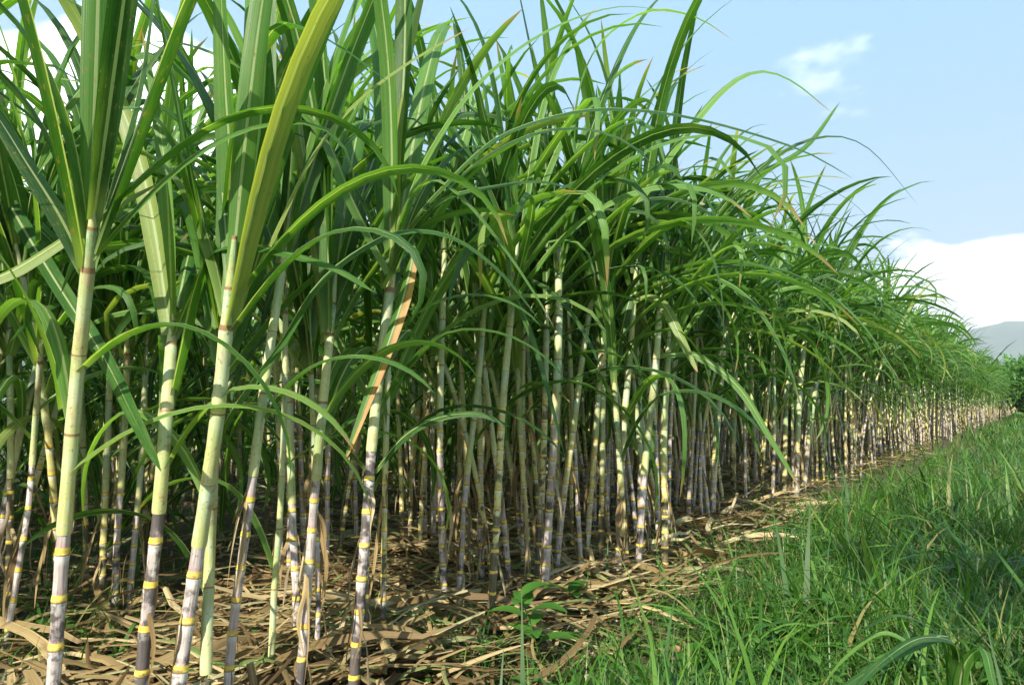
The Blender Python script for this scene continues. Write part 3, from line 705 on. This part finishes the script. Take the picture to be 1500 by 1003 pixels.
A = Acc()
def xf(v, az, scl, org, tilt):
    c, s = math.cos(az), math.sin(az); q = v*scl
    out = np.stack([q[:, 0]*c-q[:, 1]*s, q[:, 0]*s+q[:, 1]*c, q[:, 2]], 1)
    out[:, 0] += out[:, 2]*tilt[0]; out[:, 1] += out[:, 2]*tilt[1]
    return out + org
for ci, (x, y, ri, s) in enumerate(rest):
    dist = math.hypot(x, y); lod = 1 if (dist < 12 and ri < 5 and y > -1) else 2
    big = 1.0 if s < 45 else 1.25
    rg = rng; base = np.array([x, y, gz(x, y)-.02])
    P = plan_cane(rg, rg.uniform(.80, 1.28), (rg.normal(0, .12), rg.normal(0, .12)), rg.uniform(.013, .018)*big)
    rv = rg.random()
    sp_, sr, sv = jointed(P['path'], P['r0'], P['r1'], 0, P['hb'], P['inter'], lod)
    v, f, uv = tube(sp_, sr, sv, 6 if lod == 1 else 5); A.add(v+base, f, uv, rv, 0)
    S = np.array([P['hb']-.01, (P['hb']+P['ht'])/2, P['ht'], P['top']])
    v, f, uv = tube(sample(P['path'], S), P['r1']*np.array([1.12, 1.08, .95, .4]), np.array([0, .4, .8, .95]), 5); A.add(v+base, f, uv, rv, 1)
    for (kind, idx, sl_, az, scl) in leaf_plan(rg, P['ht'], P['hb'], ri == 0, ri >= 2):
        a = POOL[lod][kind]; v, f, uv = a[idx % len(a)]; q = sample(P['path'], [sl_, sl_+.05]); t_ = (q[1]-q[0])/.05
        vv = v if big == 1.0 else v*np.array([1, 1.35, 1])
        A.add(xf(vv, az, scl, base+q[0], (t_[0], t_[1])), f, uv, rg.random(), 2)
o = link('sugarcane_stand', A.mesh('sugarcane_stand', [M_STALK, M_SHEATH, M_LEAF]))
tag(o, 'dense mass of sugarcane filling the field behind and beyond the nearer canes', 'sugarcane', kind='stuff')

# ------------------------------------------------------------------ dry litter
def litter_curve(rg, L, curl=1.):
    n = 9; s = np.linspace(0, 1, n+1); a = np.cumsum(rg.normal(0, .16, n+1))*curl
    x = np.cumsum(np.cos(a))*L/n; y = np.cumsum(np.sin(a))*L/n
    z = .012 + .028*np.abs(np.sin(s*rg.uniform(3, 7)+rg.uniform(0, 6)))*rg.uniform(.3, 1.8) + .02*rg.random()
    return np.stack([x-x.mean(), y-y.mean(), z], 1)
LIT = []
for i in range(16):
    rg = np.random.default_rng(800+i); c = litter_curve(rg, rg.uniform(.4, 1.1), rg.uniform(.6, 1.5))
    LIT.append(strap(c, rg.uniform(.012, .036), rg.uniform(-.3, .7), rg.uniform(-1.6, 1.6), prof='dry'))
LMESH = [arr_mesh('fallen_leaf', a, [M_DRY]) for a in LIT]
def litter_pos():
    while True:
        s = rng.uniform(-1.5, 16); n = rng.normal(2.25, .95) if rng.random() < .75 else rng.uniform(1.6, 8)
        if n < 1.0 + .25*rng.random() + (0 if s < 3 else min(.15+(s-3)*.16, .9)): continue
        if rng.random() < max(0, (1.8-n))*.9: continue
        x, y = rc(s, n)
        if y < .8 or math.hypot(x, y) < 1.3: continue
        if project(np.array([x, y, 0.]))[0] < 380 and n > 2.7 and rng.random() < .75: continue
        return x, y, n
spots = [litter_pos() for _ in range(8200)]
spots.sort(key=lambda p: math.hypot(p[0], p[1]))
vis = [p for p in spots if -50 < project(np.array([p[0], p[1], .03]))[0] < 1550 and project(np.array([p[0], p[1], .03]))[1] < 1020][:230]
vs = set(vis); A = Acc(); lit_things = []
for (x, y, n) in spots:
    az = rng.uniform(0, 6.28); az = az if rng.random() < .6 else math.atan2(D_ROW[1], D_ROW[0]) + rng.normal(0, .7) - .5
    z = gz(x, y) + rng.uniform(-.015, .045); k = rng.integers(0, 16); scl = rng.uniform(.7, 1.3)
    tx, ty = rng.normal(0, .16), rng.normal(0, .14)
    if (x, y, n) in vs:
        o = link('fallen_leaf', LMESH[k]); o.matrix_world = Matrix.Translation((x, y, z+.02)) @ Matrix.Rotation(az, 4, 'Z') @ Matrix.Rotation(tx, 4, 'X') @ Matrix.Rotation(ty, 4, 'Y') @ Matrix.Scale(scl, 4)
        px, py, _ = project(np.array([x, y, .03]))
        zone = 'at the feet of the big canes at the left' if px < 480 else ('in the litter around the middle canes' if px < 800 else 'at the grass edge right of centre')
        lit_things.append((o, px, py))
        tag(o, None, 'fallen leaf', 'fallen cane leaves ' + zone)
    else:
        v, f, uv = LIT[k]; A.add(xf(v, az, scl, np.array([x, y, z]), (tx, ty)) + np.stack([v[:, 0]*0, v[:, 0]*0, v[:, 0]*tx], 1), f, uv, rng.random(), 0)
near = {}
hp = [(i,)+tuple(float(q) for q in project(np.array([b[0], b[1], 0.]))[:2]) for i, (o, b, P) in enumerate(heroes)]
for o, px, py in lit_things:
    i, hx_, hy_ = min(hp, key=lambda h: (h[1]-px)**2+(h[2]-py)**2)
    side = ('left' if px < hx_ else 'right'); near.setdefault((i, side), []).append((math.hypot(px-hx_, py-hy_), o))
for (i, side), v in near.items():
    v.sort(key=lambda q: q[0])
    for j, (d_, o) in enumerate(v):
        tag(o, f"dry fallen leaf {nth(j)+' ' if j else ''}nearest the {SHORT[i]}, to its {side}")
# small crumbs of trash
for i in range(15000):
    x, y, n = spots[rng.integers(0, len(spots))]; x += rng.normal(0, .2); y += rng.normal(0, .2)
    L = rng.uniform(.03, .20); az = rng.uniform(0, 6.28); z = gz(x, y)+rng.uniform(.0, .03)
    c = np.array([[0, 0, 0], [L*.5, 0, rng.uniform(0, .02)], [L, 0, rng.uniform(-.01, .01)]])
    v, f, uv = blade2(c, rng.uniform(.004, .016)); A.add(xf(v, az, 1, np.array([x, y, z]), (0, 0)), f, uv, rng.random(), 0)
Alit = A
M = Alit.mesh('leaf_litter', [M_DRY]); tag(link('leaf_litter', M), 'thick layer of dry brown cane trash covering the soil between the stalks', 'leaf litter', kind='stuff')

# short dry stubs left in the stools
for i, (k, dx, dy, h_) in enumerate([(0, .11, .06, .14), (3, -.10, .05, .10), (4, .13, -.02, .12), (6, .09, .05, .16), (8, -.12, .03, .09), (11, .12, .04, .13), (14, -.09, .02, .11), (16, .10, -.04, .12),
                                  (20, -.10, -.05, .10), (22, .09, .02, .12), (26, -.08, -.05, .10), (28, .10, -.02, .12), (31, .10, .0, .22)]):
    o, b, P = heroes[k]; rg = np.random.default_rng(i+70); x, y = b[0]+dx, b[1]+dy; ln = rg.normal(0, .35, 2)*h_
    S = np.array([0, .3, .32, .36, .7, .97, 1., 1.]); c = np.stack([ln[0]*S, ln[1]*S, S*h_*1.2-.02], 1); r_ = np.array([1, .95, 1.1, 1.06, .93, .9, .85, .05])*rg.uniform(.011, .015)
    A = Acc(); A.add(*tube(c, r_, S, 9)); so_ = link('cane_stub', A.mesh('cane_stub', [M_DEAD])); so_.location = (x, y, gz(x, y))
    tag(so_, f"short dry cut stub standing at the foot of the {SHORT[k]}", 'cane stub', 'dry stubs at the feet of the canes')

# dead leaves still hanging by the stalks
HG = []
for i in range(12):
    rg = np.random.default_rng(60+i); n = 10; q = np.linspace(0, 1, n+1); L = rg.uniform(.25, .62)
    ou = .015+rg.uniform(.05, .30)*q**1.2*(1-.5*q); w_ = .03*np.sin(q*rg.uniform(3, 8))
    HG.append(arr_mesh('dead_leaf', strap(np.stack([ou*L+.01*q, w_*q, .06*np.sin(q*3)-q*L*.92], 1), rg.uniform(.014, .036), .6, rg.uniform(-2.4, 2.4), prof='dry'), [M_DEAD]))
rgd = np.random.default_rng(7)
def hang(o, b, P, s0, az, scl):
    q = sample(P['path'], [s0])[0]; h = q[2]+b[2]; scl = min(scl, max(.25, h/.62))
    d = link('dead_leaf', HG[rgd.integers(0, 12)], o)
    d.matrix_local = Matrix.Translation((q[0], q[1], q[2])) @ Matrix.Rotation(az, 4, 'Z') @ Matrix.Translation((P['r0']*.8, 0, 0)) @ Matrix.Scale(scl, 4)
for i, (o, b, P) in enumerate(heroes):
    for _ in range(0 if i == 0 else 3 if i in (4, 5) else 5): hang(o, b, P, rgd.uniform(.12, min(P['hb'], .8)), rgd.uniform(0, 6.28), rgd.uniform(.4, 1.0))
for (o, b, P) in indiv:
    for _ in range(rgd.integers(0, 6)): hang(o, b, P, rgd.uniform(.15, P['hb']+.15), rgd.uniform(0, 6.28), rgd.uniform(.4, 1.1))

# ------------------------------------------------------------------ grass
def grass_blade(rg, h, lean, az, W, n=4):
    s = np.linspace(0, 1, n+1); th = rg.uniform(0, .35) + lean*s**1.3*1.7
    x = np.r_[0, np.cumsum(np.sin(th[1:]))]*h/n; z = np.r_[0, np.cumsum(np.cos(th[1:]))]*h/n
    c = np.stack([x*math.cos(az), x*math.sin(az), z], 1); return blade2(c, W)
GP = []
for i in range(60):
    rg = np.random.default_rng(i+900); GP.append(grass_blade(rg, rg.uniform(.7, 1.25), rg.uniform(.2, 1.5), 0, .03, 5 if i < 40 else 3))
A = Acc(); cnt = 0
def patch(x, y): return math.sin(x*1.7+2)*math.sin(y*1.3+1)+.6*math.sin(x*4.1+y*3.3)
while cnt < 72000:
    # density falls with distance so blades stay even on screen
    D = .9*math.exp(rng.random()*math.log(70/.9)) if rng.random() < .8 else rng.uniform(1.2, 6)
    px = rng.uniform(-200, 1700) if rng.random() < .22 else rng.uniform(650, 1700)
    x = (px-750)/1000*D; y = D; s, n = to_row(x, y)
    lim = 1.45 if s < 3.6 else (1.75 if s < 5.5 else (2.0 if s < 9 else 2.25))
    pr = 1.0 if n < lim-.5 else (.35 if n < lim else (.14 if n < 2.2 else .03))
    if px < 420 and n > 2.6: pr = .8
    if n < -7: continue
    if rng.random() > pr: continue
    g = patch(x, y); h = (.09+.16*rng.random()+.075*g)*(1 if n < lim-.3 else .75)*(1.5 if rng.random() < .15 else 1)
    if D > 4: h *= min(1.15+(D-4)*.04, 1.9)
    if h < .05: continue
    W = rng.uniform(.09, .22)*(1 if D < 8 else min(D/8, 3.5))
    v, f, uv = GP[rng.integers(0, 40)] if D < 7 else GP[40+rng.integers(0, 20)]
    az = rng.uniform(0, 6.28); v2 = v.copy(); v2[:, 1] *= (1.7 if rng.random() < .14 else .7)*(1 if D < 8 else min(D/8, 3.5))
    if v2[:, 1].max() > .02*1.0 and D < 8: h *= 1.25
    A.add(xf(v2*h, az, 1, np.array([x, y, gz(x, y)-.01]), (0, 0)), f, uv, rng.random()*.97, 0); cnt += 1
tag(link('grass', A.mesh('grass', [M_GRASS])), 'green wild grass carpeting the ground to the right of the cane row', 'grass', kind='stuff')

# long bladed tussocks one can tell apart
TB = []
for i in range(14):
    rg = np.random.default_rng(300+i)
    TB.append(arr_mesh('blade', leaf_arrays(rg.uniform(.42, .75), rg.uniform(.010, .020), R(rg.uniform(12, 50)), R(rg.uniform(60, 110)), 1.4, .3, rg.uniform(-.8, .8), rg.uniform(-.4, .4), 8, seed=i), [M_GRASS]))
TUS = [((1245,845),1.0,'flattened tussock of pale grass in the middle of the verge'), ((1330,830),.8,'upright tussock just right of the flattened pale one'),
 ((1240,960),.9,'tussock at the bottom edge left of the arching broad blades'), ((1470,880),1.1,'tall tussock cut by the right edge of the picture'),
 ((1400,800),.9,'tussock in the middle of the verge below the dry stems'), ((1130,880),.8,'low tussock where the litter meets the verge'),
 ((1060,960),.7,'small tussock at the bottom beside the brown clod'), ((1180,790),.8,'tussock beside the first dense clump of canes'),
 ((1300,740),.9,'dark tussock at the field edge in the distance'), ((1440,730),1.,'bushy tussock near the right edge halfway up the verge'),
 ((1380,1000),1.0,'dense tussock under the arching broad blades'), ((1120,1000),.8,'leaning tussock at the bottom centre right'),
 ((905,975),.55,'sparse tussock on bare soil below the middle canes'), ((690,985),.55,'few upright blades in front of the litter at bottom centre'),
 ((1010,820),.6,'thin tussock at the foot of the cream cane'), ((1090,760),.6,'thin tussock beside the dry broken stub')]
for i, ((px, py), scl, lab) in enumerate(TUS):
    b = ground(px, py); rg = np.random.default_rng(400+i); b[2] = gz(b[0], b[1])-.01
    t_ = empty('grass_tussock', tuple(b)); tag(t_, lab, 'grass tussock')
    for k in range(int(16+22*scl)):
        o = link('blade', TB[rg.integers(0, 14)], t_)
        o.matrix_local = Matrix.Translation((rg.normal(0, .03), rg.normal(0, .03), 0)) @ Matrix.Rotation(rg.uniform(0, 6.28) if i else rg.normal(math.pi, 1.0), 4, 'Z') @ Matrix.Scale(scl*rg.uniform(.75, 1.35), 4)
# broad arching blades in the bottom right corner
b = ground(1392, 1075); t_ = empty('arching_cane_shoot', tuple(b)); tag(t_, 'broad arching blades of a cane shoot rising from the grass in the bottom right corner', 'cane shoot')
for pts, W, dY in [([(1392,1070),(1405,980),(1395,940),(1345,935),(1285,975),(1225,1040)], .032, -.3), ([(1398,1070),(1400,990),(1390,932),(1330,948),(1260,990),(1190,1040)], .036, -.2),
                   ([(1400,1070),(1410,980),(1440,950),(1455,1000),(1470,1060)], .035, -.3), ([(1394,1070),(1370,980),(1300,925),(1240,960),(1200,1010)], .022, .1),
                   ([(1395,1070),(1390,960),(1365,920),(1310,900),(1250,930)], .03, .0), ([(1400,1070),(1450,960),(1490,900),(1550,880)], .025, -.2)]:
    pixel_leaf(t_, b, pts, b[1]-.25, W, fold=.3, dY=dY)
for o in t_.children: o.name = 'blade'

# ------------------------------------------------------------------ broad-leaved weeds
def broad(L, W, seed):
    n = 8; s = np.linspace(0, 1, n+1); th = .9+.9*s
    c = np.zeros((n+1, 3)); c[1:, 0] = np.cumsum(np.sin(th[1:]))*L/n; c[1:, 2] = np.cumsum(np.cos(th[1:]))*L/n
    wd = W*.5*np.sin(np.clip(s*.96+.02, 0, 1)**.75*np.pi)**.8
    l = c+np.stack([0*s, -wd, .25*wd], 1); r = c+np.stack([0*s, wd, .25*wd], 1)
    v = np.stack([l, c, r], 1).reshape(-1, 3)
    uv = np.stack([np.stack([0*s, s], 1), np.stack([0*s+.5, s], 1), np.stack([0*s+1, s], 1)], 1).reshape(-1, 2)
    i = np.arange(n)[:, None]*3; f = np.concatenate([i+np.array([[0, 1, 4, 3]]), i+np.array([[1, 2, 5, 4]])]); return v, f, uv
BM = [arr_mesh('leaf', broad(.075+.01*i, .036+.006*i, i), [M_WEED]) for i in range(5)]
def weed(px, py, h, k, scl, lab, grp=None):
    b = ground(px, py); rg = np.random.default_rng(int(px*7+py)); b[2] = gz(b[0], b[1])-.005
    t_ = empty('broadleaf_weed', tuple(b)); tag(t_, lab, 'weed', grp)
    lean = rg.normal(0, .12, 2); path = np.stack([lean[0]*np.linspace(0, 1, 6)**1.5, lean[1]*np.linspace(0, 1, 6)**1.5, np.linspace(0, h, 6)], 1)
    A = Acc(); A.add(*tube(path, np.linspace(.003, .0015, 6), np.linspace(0, 1, 6), 6)); link('stem', A.mesh('stem', [M_WEED]), t_)
    for j in range(k):
        s = h*(.35+.65*(j+1)/k); q = sample(path, [s])[0]
        o = link('leaf', BM[rg.integers(0, 5)], t_); o.matrix_local = Matrix.Translation(Vector(q)) @ Matrix.Rotation(j*2.4+rg.uniform(-.3, .3), 4, 'Z') @ Matrix.Scale(scl*rg.uniform(.8, 1.15), 4)
weed(795, 985, .30, 9, 1.5, 'leafy green weed on bare soil below the tall bunch of three canes')
weed(872, 905, .22, 6, 1.15, 'small bright weed in the litter right of the tall bunch of three canes')
weed(610, 1010, .10, 6, .7, 'low weed at the bottom edge under the upright centre cane')
weed(705, 990, .14, 6, .6, 'little weed with pointed leaves at bottom centre')
weed(1215, 960, .20, 7, 1.2, 'round-leaved weed hidden in the grass left of the arching blades')
weed(1020, 1010, .12, 5, .9, 'broad weed at the bottom edge beside the brown clod')
weed(1425, 715, .34, 9, 1.1, 'tall leafy weed on the far verge')
weed(1360, 700, .3, 8, 1.0, 'leafy weed on the verge before the far front row')
for (px, py) in [(1290,790),(1470,790),(1110,930),(1340,900),(1440,960),(1180,1000),(1250,760),(1490,700)]:
    where = ('at the far right edge' if px > 1480 else 'left of the arching blades' if px < 1200 and py > 950 else 'at the right edge halfway up' if px > 1450 else
             'near the bottom right corner' if px > 1400 else 'low in the middle' if py > 890 and px > 1300 else 'where litter meets grass' if px < 1150 else 'beside the dry stem' if py > 780 else 'behind the dry stem')
    weed(px, py, .16+.06*random.random(), 6, .8, 'small green broad-leaved weed in the verge grass ' + where, 'small broad-leaved weeds in the verge grass')
# dense low weeds as ground cover
A = Acc(); bl = [broad(.05, .03, 0)]
for i in range(4200):
    D = 1.3*math.exp(rng.random()*math.log(12)); px = rng.uniform(-100, 1650); x = (px-750)/1000*D; s, n = to_row(x, D)
    if n > 1.3 and rng.random() > .10: continue
    if n > 1.3 and 300 < px < 1000 and rng.random() > .3: continue
    h = rng.uniform(.03, .16)
    for j in range(3):
        v, f, uv = bl[0]; A.add(xf(v, rng.uniform(0, 6.28), rng.uniform(.5, 1.1), np.array([x, D, gz(x, D)+h-.02*j]), (0, 0)), f, uv, rng.random(), 0)
tag(link('ground_cover', A.mesh('ground_cover', [M_WEED])), 'low broad-leaved ground cover mixed into the grass and litter', 'ground cover', kind='stuff')

# dry stems thrown on the verge, brown clod, pebbles
def stick(p0, p1, r, name, lab, cat, grp=None, z0=.03, z1=.06):
    a = ground(*p0); b = ground(*p1); a[2] = z0; b[2] = z1; m = (a+b)/2 + np.array([0, 0, .015])
    c = smooth_curve([a, m, b], 10)-a; A = Acc(); A.add(*strap(c, r*2, .7, .5, prof='dry')); o = link(name, A.mesh(name, [M_DRY])); o.location = tuple(a); tag(o, lab, cat, grp)
stick((1240,742), (1480,770), .016, 'dry_stem', 'long bleached dry stem lying across the verge grass', 'dry stem')
stick((1215,700), (1275,722), .014, 'dry_stem', 'short dry stem beside the first dense cane clump', 'dry stem', z1=.12)
stick((1010,760), (1200,748), .018, 'dry_stem', 'dry stem lying along the field edge behind the thin tussock', 'dry stem')
def lump(name, b, r, seed, mat):
    rg = np.random.default_rng(seed); nu, nv = 12, 7; a = np.linspace(0, 2*np.pi, nu+1); e = np.linspace(-.5, 1, nv)*np.pi/2
    Aa, E = np.meshgrid(a, e, indexing='ij'); k = 1+.13*np.sin(2*Aa+seed)+.1*np.sin(3*Aa+4*E+seed)+.05*np.sin(5*Aa-3*E)
    v = np.stack([r[0]*k*np.cos(E)*np.cos(Aa), r[1]*k*np.cos(E)*np.sin(Aa), r[2]*k*np.sin(E)], -1).reshape(-1, 3)
    i = (np.arange(nu)[:, None]*nv+np.arange(nv-1)[None, :]).reshape(-1, 1); f = i+np.array([[0, nv, nv+1, 1]])
    A = Acc(); A.add(v, f, v[:, :2]); o = link(name, A.mesh(name, [mat])); o.location = b; return o
b = ground(985, 960); tag(lump('soil_clod', (b[0], b[1], .01), (.075, .06, .055), 3, M_CLOD), 'rusty brown clod of earth half hidden by grass blades', 'clod')
for i in range(22):
    px, py = 850+rng.normal(0, 45), 955+rng.normal(0, 22); b = ground(px, py); r_ = rng.uniform(.005, .013)
    tag(lump('pebble', (b[0], b[1], gz(b[0], b[1])+r_*.3), (r_, r_*.8, r_*.6), i, M_STONE), 'small grey pebble on the bare soil patch below the middle canes', 'pebble', 'pebbles on the bare soil patch')

# ------------------------------------------------------------------ far bushes and the added shade caster
def bush(x, y, h, w_, k, lab, seed, trunk=.3, leaf=.16, name='bush', cat='bush', mat=None, cells=26):
    rg = np.random.default_rng(seed); t_ = empty(name, (x, y, 0)); tag(t_, lab, cat)
    A = Acc(); tp = np.stack([.1*np.sin(np.linspace(0, 2, 6)), 0*np.linspace(0, 1, 6), np.linspace(-.1, h*.7, 6)], 1)
    A.add(*tube(tp, np.linspace(.06, .02, 6)*h*.5, np.linspace(0, 1, 6), 8)); 
    for j in range(6):
        a = j*1.05; q0 = tp[2]; q1 = q0+np.array([math.cos(a)*w_*.35, math.sin(a)*w_*.35, h*.35]); A.add(*tube(smooth_curve([q0, (q0+q1)/2+[0, 0, -.05*h], q1], 5), np.linspace(.03, .008, 6)*h*.5, np.linspace(0, 1, 6), 6))
    link('trunk', A.mesh('trunk', [M_BARK]), t_)
    A = Acc(); cen = [(rg.normal(0, w_*.26), rg.normal(0, w_*.26), h*(trunk+(1-trunk)*rg.random()**.8*.9), rg.uniform(.16, .30)*w_) for _ in range(cells)]
    n = k; ci = rg.integers(0, len(cen), n); d = rg.normal(0, 1, (n, 3)); d /= np.linalg.norm(d, axis=1)[:, None]
    cc = np.array(cen)[ci]; p = cc[:, :3]+d*cc[:, 3:4]*(rg.random((n, 1))**.35); p[:, 2] = p[:, 2].clip(.1)
    a1 = rg.normal(0, 1, (n, 3)); a1 /= np.linalg.norm(a1, axis=1)[:, None]; a2 = np.cross(a1, rg.normal(0, 1, (n, 3))); a2 /= np.linalg.norm(a2, axis=1)[:, None]
    L = leaf*rg.uniform(.6, 1.2, (n, 1)); v = np.stack([p-a1*L, p+a2*L*.4, p+a1*L, p-a2*L*.4], 1).reshape(-1, 3)
    f = np.arange(n)[:, None]*4+np.arange(4)[None, :]; A.add(v, f, np.tile(np.array([[.5, .3], [1, .6], [.5, .9], [0, .6]]), (n, 1)), 0, 0)
    A.r[-1] = np.repeat(rg.random(n), 4)
    link('foliage', A.mesh('foliage', [mat or M_WEED], False), t_)
# unseen, added behind the camera for the shade its crown throws on the verge
bush(3.1-.34*7.6, 2.5-.93*7.6, 6.6, 3.0, 3600, 'unseen crown and trunk added behind the camera to shade the near verge', 9, trunk=.62, leaf=.13, name='added_shade_tree', cat='added_shade_tree', cells=30)
bx, by = rc(44, -.5)
bush(bx+2.8, by-.5, 2.6, 4.2, 9000, 'dark rounded bush at the right edge where the cane row ends', 5)
bush(bx+4.4, by+5., 3.2, 5.5, 7000, 'second dark bush behind the rounded one at the far right edge', 6, leaf=.2)

# ------------------------------------------------------------------ air
hm = bpy.data.materials.new('haze'); hm.use_nodes = True; t = hm.node_tree; t.nodes.clear()
pv = N(t, 'ShaderNodeVolumePrincipled'); pv.inputs['Color'].default_value = (.92, .97, 1, 1); pv.inputs['Density'].default_value = .00038; pv.inputs['Anisotropy'].default_value = .2
ou = N(t, 'ShaderNodeOutputMaterial'); Lk(t, pv.outputs[0], ou.inputs['Volume'])
x0, z0, z1 = 4500., -3.5, 640.
v = np.array([[-x0, -x0, z0], [x0, -x0, z0], [x0, x0, z0], [-x0, x0, z0], [-x0, -x0, z1], [x0, -x0, z1], [x0, x0, z1], [-x0, x0, z1]])
f = np.array([[3, 2, 1, 0], [4, 5, 6, 7], [0, 1, 5, 4], [1, 2, 6, 5], [2, 3, 7, 6], [3, 0, 4, 7]])
A = Acc(); A.add(v, f, v[:, :2]*0); tag(link('haze', A.mesh('haze', [hm], False)), 'thin pale air veiling the distant hills', 'haze', kind='stuff')
